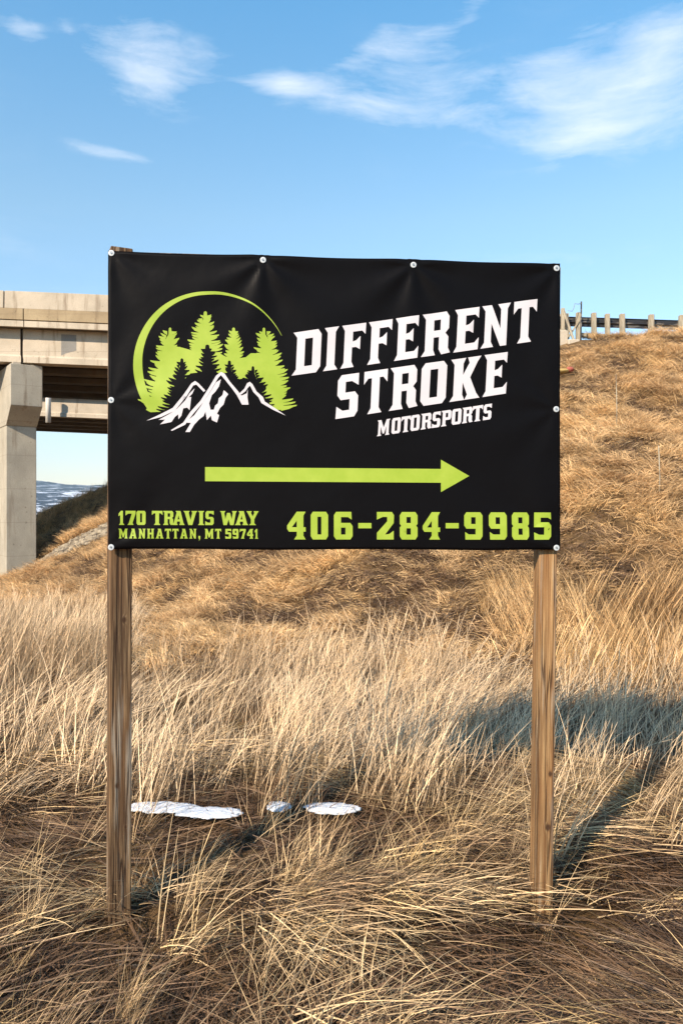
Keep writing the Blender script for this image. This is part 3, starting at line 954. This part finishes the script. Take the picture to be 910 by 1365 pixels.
gp = []
gp += conifer(218, 240, 160, 680, 88, pw=.5, stub=8)
gp += conifer(411, 150, 400, 480, 98, pw=.7, stub=10)
gp += conifer(566, 240, 566, 520, 74, pw=.7, stub=9)
gp += conifer(732, 240, 785, 690, 92, pw=.5, stub=8)
fl = lambda pts: [lp(*p) for p in pts]
gp += [fl([(200, 330), (290, 350), (345, 366), (400, 370), (480, 375), (560, 420), (620, 412), (660, 380), (760, 380), (800, 520), (830, 690), (780, 660), (720, 590), (640, 520), (580, 500), (500, 478), (430, 480), (330, 490), (260, 560), (190, 640), (180, 690), (110, 690), (120, 580)])]
gp += [fl([(80, 600), (120, 640), (190, 660), (190, 700), (110, 703), (85, 690), (100, 665)])]
gcut = [(196, 700), (240, 690), (290, 622), (340, 560), (365, 556), (405, 596), (430, 590), (470, 520), (497, 500), (520, 515), (590, 604), (620, 596), (652, 552), (690, 604), (735, 656), (788, 686), (788, 900), (196, 900)]
artwork('logo_trees', gp, [fl(gcut)], M_green, .0009, None, 5)
bp = []
bp += conifer(282, 408, 262, 715, 92, pw=.8, stub=9)
bp += conifer(422, 333, 424, 700, 88, pw=.62, stub=12)
bp += conifer(543, 421, 556, 700, 62, pw=.7, stub=9)
bp += conifer(672, 452, 690, 720, 98, pw=.85, stub=8)
bp += [fl([(205, 690), (260, 580), (330, 500), (420, 500), (520, 510), (590, 545), (660, 545), (720, 600), (790, 690), (800, 720), (190, 720)])]
ridge = [(150, 720), (232, 690), (290, 622), (340, 560), (365, 556), (405, 596), (430, 590), (470, 520), (497, 500), (520, 515), (590, 604), (620, 596), (652, 552), (690, 604), (735, 656), (790, 690), (900, 760), (900, 900), (100, 900)]
artwork('logo_trees', bp, [fl(ridge)], M_dark, .0014, 'black inner fir trees of the logo', 5)
mt = [
 [(88, 750), (160, 716), (232, 680), (290, 610), (335, 545), (355, 532), (374, 545), (412, 585), (402, 592), (362, 552), (345, 557), (310, 614), (245, 694), (170, 729)],
 [(353, 573), (325, 600), (300, 640), (255, 685), (210, 715), (155, 745), (190, 744), (163, 770), (225, 757), (245, 728), (262, 715), (264, 742), (280, 722), (290, 682), (312, 678), (325, 692), (330, 655), (334, 620), (320, 622), (340, 602)],
 [(222, 802), (290, 760), (330, 700), (385, 640), (430, 570), (470, 503), (497, 482), (517, 492), (545, 535), (592, 590), (617, 630), (648, 662), (612, 662), (585, 612), (560, 577), (520, 527), (497, 500), (482, 515), (440, 587), (397, 652), (345, 712), (300, 772), (228, 806)],
 [(497, 523), (470, 540), (440, 590), (402, 645), (385, 672), (350, 720), (300, 760), (332, 762), (302, 812), (326, 812), (350, 772), (378, 742), (402, 724), (412, 700), (420, 747), (442, 722), (447, 747), (475, 760), (487, 720), (475, 712), (492, 680), (512, 660), (522, 625), (537, 605), (522, 590), (512, 583), (505, 610), (485, 627), (480, 655), (465, 667), (458, 690), (440, 690), (432, 655), (447, 610), (467, 590), (487, 560)],
 [(644, 578), (638, 600), (612, 612), (590, 605), (618, 662), (648, 662), (642, 620)],
 [(596, 602), (625, 575), (640, 545), (655, 537), (670, 550), (692, 590), (727, 620), (737, 645), (792, 680), (852, 722), (780, 689), (718, 653), (703, 622), (675, 594), (656, 558), (646, 567), (632, 588), (606, 608)]]
for nm_, p_i in zip(('mountain_ridge', 'mountain_snow', 'mountain_ridge', 'mountain_snow', 'mountain_snow', 'mountain_ridge'), mt):
    artwork(nm_, [fl(p_i)], [], M_white, .0019, None, 5)

# washers and screws
wb = bmesh.new()
prf = [(0, .0012), (.0052, .0012), (.0062, .0026), (.0112, .0022), (.0122, .0012), (.0122, 0)]
vs, fs = [], []
for r_, h_ in prf:
    for k in range(20):
        a_ = 2 * math.pi * k / 20
        vs.append((r_ * math.cos(a_), -h_, r_ * math.sin(a_)))
for j in range(len(prf) - 1):
    for k in range(20):
        fs.append((j * 20 + k, j * 20 + (k + 1) % 20, (j + 1) * 20 + (k + 1) % 20, (j + 1) * 20 + k))
wb.free()
wme = mesh('washer', vs, fs, False); wme.materials.append(M_zinc)
bm = bmesh.new(); bmesh.ops.create_cone(bm, cap_ends=True, segments=6, radius1=.0042, radius2=.0036, depth=.004, matrix=Matrix.Translation((0, -.003, 0)) @ Matrix.Rotation(R(90), 4, 'X'))
sme = bm_mesh('screw_head', bm); sme.materials.append(M_screw)
for (px, py) in ((150, 339), (351, 348.5), (550, 355), (739.8, 359), (149.5, 534), (739.6, 546), (149.5, 729.3), (739.6, 730)):
    p = sign_pt(np.array(float(px)), np.array(float(py)), .0012)
    wo = link('washer', wme, None, sg, Vector(p), (0, random.uniform(0, 1), math.atan(YAW)))
    link('screw_head', sme, None, wo)


def post_mesh(name, wx_, wy_, h, bev):
    bm = bmesh.new(); box_bm(bm, (0, 0, h / 2 - .2), (wx_, wy_, h + .4), None, bev, 2)
    bmesh.ops.bisect_plane(bm, geom=list(bm.verts) + list(bm.edges) + list(bm.faces), plane_co=(0, 0, .7), plane_no=(0, 0, 1))
    return bm_mesh(name, bm)


th_ = R(24)
ex, ey = Vector((math.cos(th_), math.sin(th_), 0)), Vector((-math.sin(th_), math.cos(th_), 0))
Lc = Vector((-.929, SY - .047 + .004, 0))
cpos = Lc + ex * .0435 + ey * .0435
link('post', post_mesh('post', .087, .087, 2.668, .005), M_postL, sg, (cpos.x, cpos.y - SY, 0), (0, R(.15), th_))['label'] = 'darker weathered left post'
rp = link('post', post_mesh('post', .0745, .092, 2.615, .005), M_postR, sg, (.848 - .016, .045 + .0485, 0), (R(-.2), R(.78), R(1)))
rp['label'] = 'golden right post with pale lit side'
# frame rails behind the vinyl
for (ya, yb, hgt) in ((334.3, 350.6, .085), (700, 700, .06)):
    pa = sign_pt(np.array(175.), np.array(ya)); pb = sign_pt(np.array(722.), np.array(yb))
    a_ = Vector((pa[0], -.047 + .02 + .03, pa[2])); b_ = Vector((pb[0], .037 + .02, pb[2]))
    a_.y = pa[0] * YAW + .012; b_.y = pb[0] * YAW + .012
    poly = [a_, a_ + Vector((0, .036, 0)), a_ + Vector((0, .036, -hgt)), a_ + Vector((0, 0, -hgt))]
    link('rail', prism('rail', poly, b_ - a_, .002), M_rail, sg)

# ------------------------------------------------------------------ old snow patches
for (x0, x1, yp, thick, lab) in ((168, 266, 1071, .020, 'long old snow patch nearest the left post in matted grass'),
                          (240, 322, 1078, .017, 'flat tapering snow patch just in front of the longest one'),
                          (355, 387, 1070, .014, 'tiny round snow lump between larger snow patches'),
                          (406, 480, 1072.5, .024, 'bright oval snow patch farthest from the left post')):
    zc = .085
    y0 = (1.6 - zc) * 1025 / (yp - 682.5)
    xa, xb = pxX(x0, y0), pxX(x1, y0)
    cx, hw_ = (xa + xb) / 2, (xb - xa) / 2
    bm = bmesh.new(); bmesh.ops.create_icosphere(bm, subdivisions=5, radius=1)
    for v in bm.verts:
        nx, ny, nz = v.co
        w_ = 1 + .6 * (float(fbm(nx * 2.1 + x0, ny * 1.6 + 3, 3)) - .5) + .35 * (float(fbm(nx * 7 + x0, ny * 7 + 3, 2)) - .5)
        zz = math.copysign(abs(nz) ** .75, nz) * (thick * .6 + .008 * (float(fbm(nx * 5, ny * 3 + x0, 3)) - .5))
        v.co = Vector((nx * hw_ * w_, ny * .068 * w_, zz))
    g0 = gz(cx, y0)
    tag(link('snow_patch', bm_mesh('snow_patch', bm, True), M_snow, None, (cx, y0, zc - .02)), lab, 'snow', 'old snow patches in the grass')

# ------------------------------------------------------------------ dry grass
protos = bpy.data.collections.new('grass_tufts')      # sources for the scatter, not linked to the scene


def tuft(n, spread, l0, l1, th0, th1, curl, wid, seg, az_sd, material, name, z0=0., zj=0., heads=False):
    V, F, B = [], [], []
    c = 0
    for k in range(n):
        r = spread * math.sqrt(random.random()); a_ = random.uniform(0, 2 * math.pi)
        p = np.array([r * math.cos(a_), r * math.sin(a_), z0 + random.uniform(0, zj)])
        L = random.uniform(l0, l1)
        az_ = random.gauss(0, az_sd)
        ta = R(random.uniform(*th0)); tb = R(random.uniform(*th1))
        cz = random.gauss(0, curl)
        wd = wid * random.uniform(.6, 1.25)
        rb = random.random()
        roll = random.uniform(-1.2, 1.2)
        for j in range(seg + 1):
            t = j / seg
            th = ta + (tb - ta) * t
            a2 = az_ + cz * t
            d = np.array([math.sin(th) * math.cos(a2), math.sin(th) * math.sin(a2), math.cos(th)])
            sdv = np.array([-math.sin(a2), math.cos(a2), 0.])
            up = np.cross(d, sdv)
            s_ = sdv * math.cos(roll) + up * math.sin(roll)
            ww = wd * (1 - .8 * t ** 1.5) * .5
            if heads and k % 7 == 0 and j == seg - 1: ww = wd * .72      # dry seed head
            V.append(p + s_ * ww); V.append(p - s_ * ww); B += [(rb, t, 0), (rb, t, 0)]
            if j < seg: F.append((c, c + 1, c + 3, c + 2))
            c += 2
            p = p + d * L / seg
            if p[2] < .004: p[2] = .004 + random.random() * .006
        c = len(V)
    me = np_mesh(name, np.array(V), np.array(F), True)
    at = me.attributes.new('bv', 'FLOAT_VECTOR', 'POINT')
    at.data.foreach_set('vector', np.array(B, np.float32).ravel())
    me.materials.append(material)
    o = bpy.data.objects.new(name, me)
    return o


def proto_set(name, items):
    c = bpy.data.collections.new(name)
    for i, o in enumerate(items):
        c.objects.link(o)
    return c


def scatter(name, P, yaw, tilt, scl, idx, coll, label):
    me = bpy.data.meshes.new(name)
    n = len(P)
    me.vertices.add(n); me.vertices.foreach_set('co', P.astype(np.float32).ravel())
    # rotation = tilt about X after yaw about Z, as XYZ euler
    c, s_ = np.cos(yaw), np.sin(yaw); ca, sa = np.cos(tilt), np.sin(tilt)
    m00, m10, m20, m21, m22 = c, ca * s_, sa * s_, sa * c, ca
    e = np.stack([np.arctan2(m21, m22), -np.arcsin(np.clip(m20, -1, 1)), np.arctan2(m10, m00)], 1)
    a_ = me.attributes.new('rot', 'FLOAT_VECTOR', 'POINT'); a_.data.foreach_set('vector', e.astype(np.float32).ravel())
    a_ = me.attributes.new('scl', 'FLOAT', 'POINT'); a_.data.foreach_set('value', scl.astype(np.float32))
    a_ = me.attributes.new('idx', 'INT', 'POINT'); a_.data.foreach_set('value', idx.astype(np.int32))
    me.update()
    o = link(name, me)
    ng = bpy.data.node_groups.new(name, 'GeometryNodeTree')
    ng.interface.new_socket('Geometry', in_out='INPUT', socket_type='NodeSocketGeometry')
    ng.interface.new_socket('Geometry', in_out='OUTPUT', socket_type='NodeSocketGeometry')
    nd = ng.nodes; lk = ng.links
    gi, go = nd.new('NodeGroupInput'), nd.new('NodeGroupOutput')
    iop = nd.new('GeometryNodeInstanceOnPoints')
    ci = nd.new('GeometryNodeCollectionInfo'); ci.inputs['Collection'].default_value = coll
    ci.inputs['Separate Children'].default_value = True; ci.inputs['Reset Children'].default_value = True

    def attr(nm, typ):
        q = nd.new('GeometryNodeInputNamedAttribute'); q.data_type = typ; q.inputs[0].default_value = nm
        return q.outputs[0]
    lk.new(gi.outputs[0], iop.inputs['Points'])
    lk.new(ci.outputs[0], iop.inputs['Instance'])
    iop.inputs['Pick Instance'].default_value = True
    lk.new(attr('idx', 'INT'), iop.inputs['Instance Index'])
    lk.new(attr('rot', 'FLOAT_VECTOR'), iop.inputs['Rotation'])
    lk.new(attr('scl', 'FLOAT'), iop.inputs['Scale'])
    lk.new(iop.outputs[0], go.inputs[0])
    md = o.modifiers.new('scatter', 'NODES'); md.node_group = ng
    tag(o, label, 'grass', kind='stuff')
    print(name, n)
    return o


def jit(x0, x1, y0, y1, dens):
    n = int((x1 - x0) * (y1 - y0) * dens)
    return RNG.uniform(x0, x1, n), RNG.uniform(y0, y1, n)


# --- matted foreground: long blades laid flat, mostly across the view
mat_p = proto_set('p_mat', [
    tuft(34, .17, .15, .42, (62, 88), (84, 97), .15, .0042, 4, .55, M_g_mat, 'tuft_mat_a', .0, .05),
    tuft(30, .18, .2, .55, (66, 90), (82, 97), .2, .0038, 4, .65, M_g_mat, 'tuft_mat_b', .01, .07),
    tuft(34, .14, .12, .34, (35, 78), (78, 105), .25, .0040, 4, .9, M_g_mat, 'tuft_mat_c', .0, .04),
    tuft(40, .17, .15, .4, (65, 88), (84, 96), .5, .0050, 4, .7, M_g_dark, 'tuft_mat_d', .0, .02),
])
x, y = jit(-4.2, 4.2, 1.3, 4.9, 230)
fl_ = (fbm(x * .9, y * 1.1, 3, 3) - .5) * 3.6 + np.where(fbm(x * .7, y * .9, 2, 17) > .5, 0, math.pi)
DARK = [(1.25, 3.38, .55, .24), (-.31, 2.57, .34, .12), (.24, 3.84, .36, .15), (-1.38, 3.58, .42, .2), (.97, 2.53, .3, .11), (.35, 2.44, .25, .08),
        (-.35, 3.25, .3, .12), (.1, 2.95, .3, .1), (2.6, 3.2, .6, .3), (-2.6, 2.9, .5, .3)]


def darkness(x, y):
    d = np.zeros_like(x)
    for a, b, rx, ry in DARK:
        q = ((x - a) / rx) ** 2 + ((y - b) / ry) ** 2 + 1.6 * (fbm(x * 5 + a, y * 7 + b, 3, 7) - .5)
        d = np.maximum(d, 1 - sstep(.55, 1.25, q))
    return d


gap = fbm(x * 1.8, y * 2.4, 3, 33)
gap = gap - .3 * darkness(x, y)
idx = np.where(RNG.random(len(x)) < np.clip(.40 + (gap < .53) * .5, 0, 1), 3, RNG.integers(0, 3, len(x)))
keepm = (RNG.random(len(x)) < np.where(gap < .42, .4, 1.0)) & ((np.sqrt(x * x + (y - 0) ** 2)) > 1.5)
snowx = ((x > -1.15) & (x < .15) & (y > 3.35) & (y < 4.15))
keepm &= ~(snowx & (RNG.random(len(x)) < .45))
idx = np.where(snowx & (RNG.random(len(x)) < .7), 3, idx)
def near_post(x, y, r=.17):
    return ((x + .90) ** 2 + ((y - 2.97) * .8) ** 2 < r * r) | ((x - .83) ** 2 + ((y - 2.95) * .7) ** 2 < (r * 1.25) ** 2)


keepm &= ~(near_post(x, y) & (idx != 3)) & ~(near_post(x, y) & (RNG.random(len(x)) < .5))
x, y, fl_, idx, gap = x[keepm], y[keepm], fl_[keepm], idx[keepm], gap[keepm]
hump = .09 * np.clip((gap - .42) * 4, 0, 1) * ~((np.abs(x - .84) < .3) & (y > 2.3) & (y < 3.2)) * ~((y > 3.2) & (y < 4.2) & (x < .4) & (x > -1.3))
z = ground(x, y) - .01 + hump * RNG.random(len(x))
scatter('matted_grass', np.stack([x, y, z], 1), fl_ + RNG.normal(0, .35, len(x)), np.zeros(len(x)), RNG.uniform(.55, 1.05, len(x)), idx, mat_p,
        'flattened tangled dry grass around the sign posts')

# --- wisps standing out of the mat, leaning right
wisp_p = proto_set('p_wisp', [
    tuft(34, .07, .25, .6, (5, 35), (30, 80), .5, .0034, 6, .5, M_g_mat, 'tuft_wisp_a'),
    tuft(30, .10, .3, .7, (10, 45), (35, 75), .4, .0030, 6, .35, M_g_mat, 'tuft_wisp_b'),
    tuft(3, .05, .5, .85, (5, 30), (15, 45), .3, .0048, 6, .6, M_g_mat, 'tuft_wisp_c', heads=True),
    tuft(22, .08, .15, .4, (15, 60), (50, 95), .7, .0036, 5, 1.0, M_g_mat, 'tuft_wisp_d'),
])
x, y = jit(-4.5, 4.5, 1.9, 5.0, 36)
f_ = fbm(x * 1.3, y * 1.3, 2, 61)
left_boost = np.exp(-((x + 1.15) ** 2 / .5 + (y - 2.9) ** 2 / .4)) * 1.2 + np.exp(-((x + .8) ** 2 / .05 + (y - 2.85) ** 2 / .08)) + .8 * np.exp(-((x - .35) ** 2 / .25 + (y - 3.5) ** 2 / .12))
p_ = np.clip((f_ - .54) * 2.2, .02, 1) * (1 - darkness(x, y)) + left_boost
p_ = np.where((x > -1.25) & (x < .22) & (y > 3.05) & (y < 4.15), .3, p_)
p_ = np.where((x > .95) & (y > 2.9) & (y < 4.2), p_ * .25, p_)
k = (RNG.random(len(x)) < p_) & ~((np.abs(x - .85) < .28) & (y > 2.5) & (y < 3.1))
x, y = x[k], y[k]
z = ground(x, y)
scatter('standing_wisps', np.stack([x, y, z], 1), RNG.normal(.1, .55, len(x)), np.zeros(len(x)), RNG.uniform(.45, .85, len(x)),
        RNG.choice(4, len(x), p=[.34, .3, .16, .2]), wisp_p, 'loose standing wisps of dry grass near the posts')

# --- tall pale band, leaning to the right
tall_p = proto_set('p_tall', [
    tuft(24, .15, .35, .68, (4, 28), (22, 55), .3, .0068, 5, .75, M_g_tall, 'tuft_tall_a'),
    tuft(24, .17, .3, .6, (10, 38), (30, 80), .35, .0062, 5, .85, M_g_tall, 'tuft_tall_b'),
    tuft(17, .14, .4, .8, (0, 24), (12, 45), .25, .0050, 8, .8, M_g_tall, 'tuft_tall_c', heads=True),
    tuft(26, .18, .25, .55, (25, 60), (55, 98), .45, .0066, 5, .9, M_g_tall, 'tuft_tall_d'),
    tuft(40, .18, .12, .32, (10, 70), (40, 95), .5, .0055, 4, 1.6, M_g_dark, 'tuft_tall_e'),
])


def in_view(x, y, m=2.2): return np.abs(x) < .47 * y + m


def slope_h(x, y): return ground(x, y) - (-1.1 * sstep(6, 22, y))


def tall_lim(x, y):
    return 7.7 + 12 * sstep(-1.6, -5.5, x) - 1.0 * sstep(.9, 2.2, x) + 1.1 * (fbm(x * .9, y * .6, 3, 131) - .5)


x, y = jit(-13, 9, 3.3, 23, 42)
hh = slope_h(x, y)
edge = 4.25 + .45 * (fbm(x * .9, x * 0 + 3, 2, 77) - .5) * 2 - .42 * sstep(.15, .7, x) - .35 * sstep(.85, 1.1, x) - .25 * sstep(-1.2, -1.9, x)
pr_ = sstep(edge - .25, edge + .25, y) * (1 - darkness(x, y)) * (hh < .30) * (y < tall_lim(x, y))
pr_ = pr_ * np.where(y > 9, .55, 1) * np.where(fbm(x * 1.1, y * 1.1, 2, 91) < .36, .35, 1)
for (hx_, hy_, hr_) in ((-.62, 4.95, .16), (-.83, 5.05, .10)):
    pr_ = pr_ * (1 - .95 * np.exp(-((x - hx_) ** 2 + (y - hy_) ** 2 * .5) / hr_ ** 2))
k = (RNG.random(len(x)) < pr_) & in_view(x, y, 2.5)
x, y = x[k], y[k]
patch_ = fbm(x * .8, y * .8, 3, 55)
idx = np.where(patch_ < .46, RNG.choice([1, 3, 3, 4], len(x)), RNG.choice([0, 1, 2, 2, 4], len(x)))
idx = np.where((x > .25) & (y < 4.6) & (RNG.random(len(x)) < .8), RNG.choice([0, 1, 2], len(x)), idx)
sc_ = RNG.uniform(.7, 1.15, len(x)) * (.70 + .55 * patch_)
z = ground(x, y)
dr = .25 + (fbm(x * .8, y * .8, 3, 71) - .5) * 3.0
scatter('tall_grass', np.stack([x, y, z], 1), dr + RNG.normal(0, .3, len(x)), np.zeros(len(x)), sc_, idx, tall_p,
        'band of tall pale dry grass leaning right behind the sign')

# --- golden matted grass on the bank
slo_p = proto_set('p_slope', [
    tuft(40, .18, .14, .32, (20, 60), (75, 125), 1.0, .0075, 5, .9, M_g_slope, 'tuft_slope_a'),
    tuft(40, .20, .13, .30, (35, 70), (80, 120), 1.2, .0075, 5, 1.0, M_g_slope, 'tuft_slope_b'),
    tuft(34, .15, .16, .36, (10, 45), (60, 115), 1.0, .0070, 5, .9, M_g_slope, 'tuft_slope_c'),
    tuft(40, .2, .12, .26, (30, 80), (70, 110), 1.2, .0085, 4, 1.5, M_g_dark, 'tuft_slope_d'),
    tuft(30, .12, .35, .65, (5, 30), (25, 70), .6, .009, 5, .7, M_g_slope, 'tuft_slope_e'),
])
x, y = jit(-15, 17, 5.2, 31, 50)
hh = slope_h(x, y)
k = ((hh > .22) | (y > tall_lim(x, y) - .25)) & in_view(x, y, 2.5) & ~((y > 26.4) & (y < 28.4) & (x < 7.5)) & ~((y > 27.3) & (x > 7.6))
k &= ~((x < 8.6) & (x > 6.8) & (y > 25.4)) & ~((np.abs(x - pxX(752, DY)) < .5) & (y > 20.5) & (y < 21.9))
k &= RNG.random(len(x)) < np.where(y > 18, .85, 1.)
x, y, hh = x[k], y[k], hh[k]
cl = fbm(x * 1.1, y * 1.1, 3, 101)
cl = cl - .10 * np.exp(-((y - 10.5) / 2.2) ** 2) * (x < 4)
idx = np.where(cl < .42, RNG.choice([3, 3, 1], len(x)), np.where(cl < .56, RNG.choice([0, 1, 2, 3], len(x)), RNG.choice([0, 2, 1], len(x))))
toe = (hh < .8) & (x > 1.8)
idx = np.where(toe & (RNG.random(len(x)) < .4), 4, idx)
dr = -math.pi / 2 + (fbm(x * 2.2, y * 2.2, 3, 111) - .5) * 7
dx_ = (ground(x + .1, y) - ground(x - .1, y)) / .2; dy_ = (ground(x, y + .1) - ground(x, y - .1)) / .2
tl = np.arctan(dy_)
z = ground(x, y) + .15 * np.clip((cl - .45) * 4, 0, 1)
scatter('bank_grass', np.stack([x, y, z], 1), dr + RNG.normal(0, .35, len(x)), tl * .8, RNG.uniform(.7, 1.2, len(x)) * (1 + .012 * (y - 10)), idx, slo_p,
        'matted golden dry grass covering the embankment')

# --- grass under and beyond the bridge
x, y = jit(-24, -2, 26.3, 62, 12)
k = (np.abs((x / y) + .36) < .16) & ~((y > 26.4) & (y < 28.5))
x, y = x[k], y[k]
z = ground(x, y)
scatter('grass_under_bridge', np.stack([x, y, z], 1), RNG.normal(-.6, 1.0, len(x)), np.zeros(len(x)), RNG.uniform(.6, 1.1, len(x)), RNG.choice([0, 2, 2, 4], len(x)), slo_p,
        'rough dry grass on the bank below the bridges')

# ------------------------------------------------------------------ the air: far hills fade to blue
bm = bmesh.new(); box_bm(bm, (0, 2200, 195), (11000, 7400, 470))
mh = bpy.data.materials.new('air'); mh.use_nodes = True
mh.node_tree.nodes.clear()
vo = mh.node_tree.nodes.new('ShaderNodeOutputMaterial'); vp = mh.node_tree.nodes.new('ShaderNodeVolumePrincipled')
vp.inputs['Color'].default_value = (.62, .80, 1.0, 1); vp.inputs['Density'].default_value = .00006; vp.inputs['Anisotropy'].default_value = .0
mh.node_tree.links.new(vp.outputs[0], vo.inputs['Volume'])
tag(link('haze', bm_mesh('haze', bm), mh), kind='stuff')
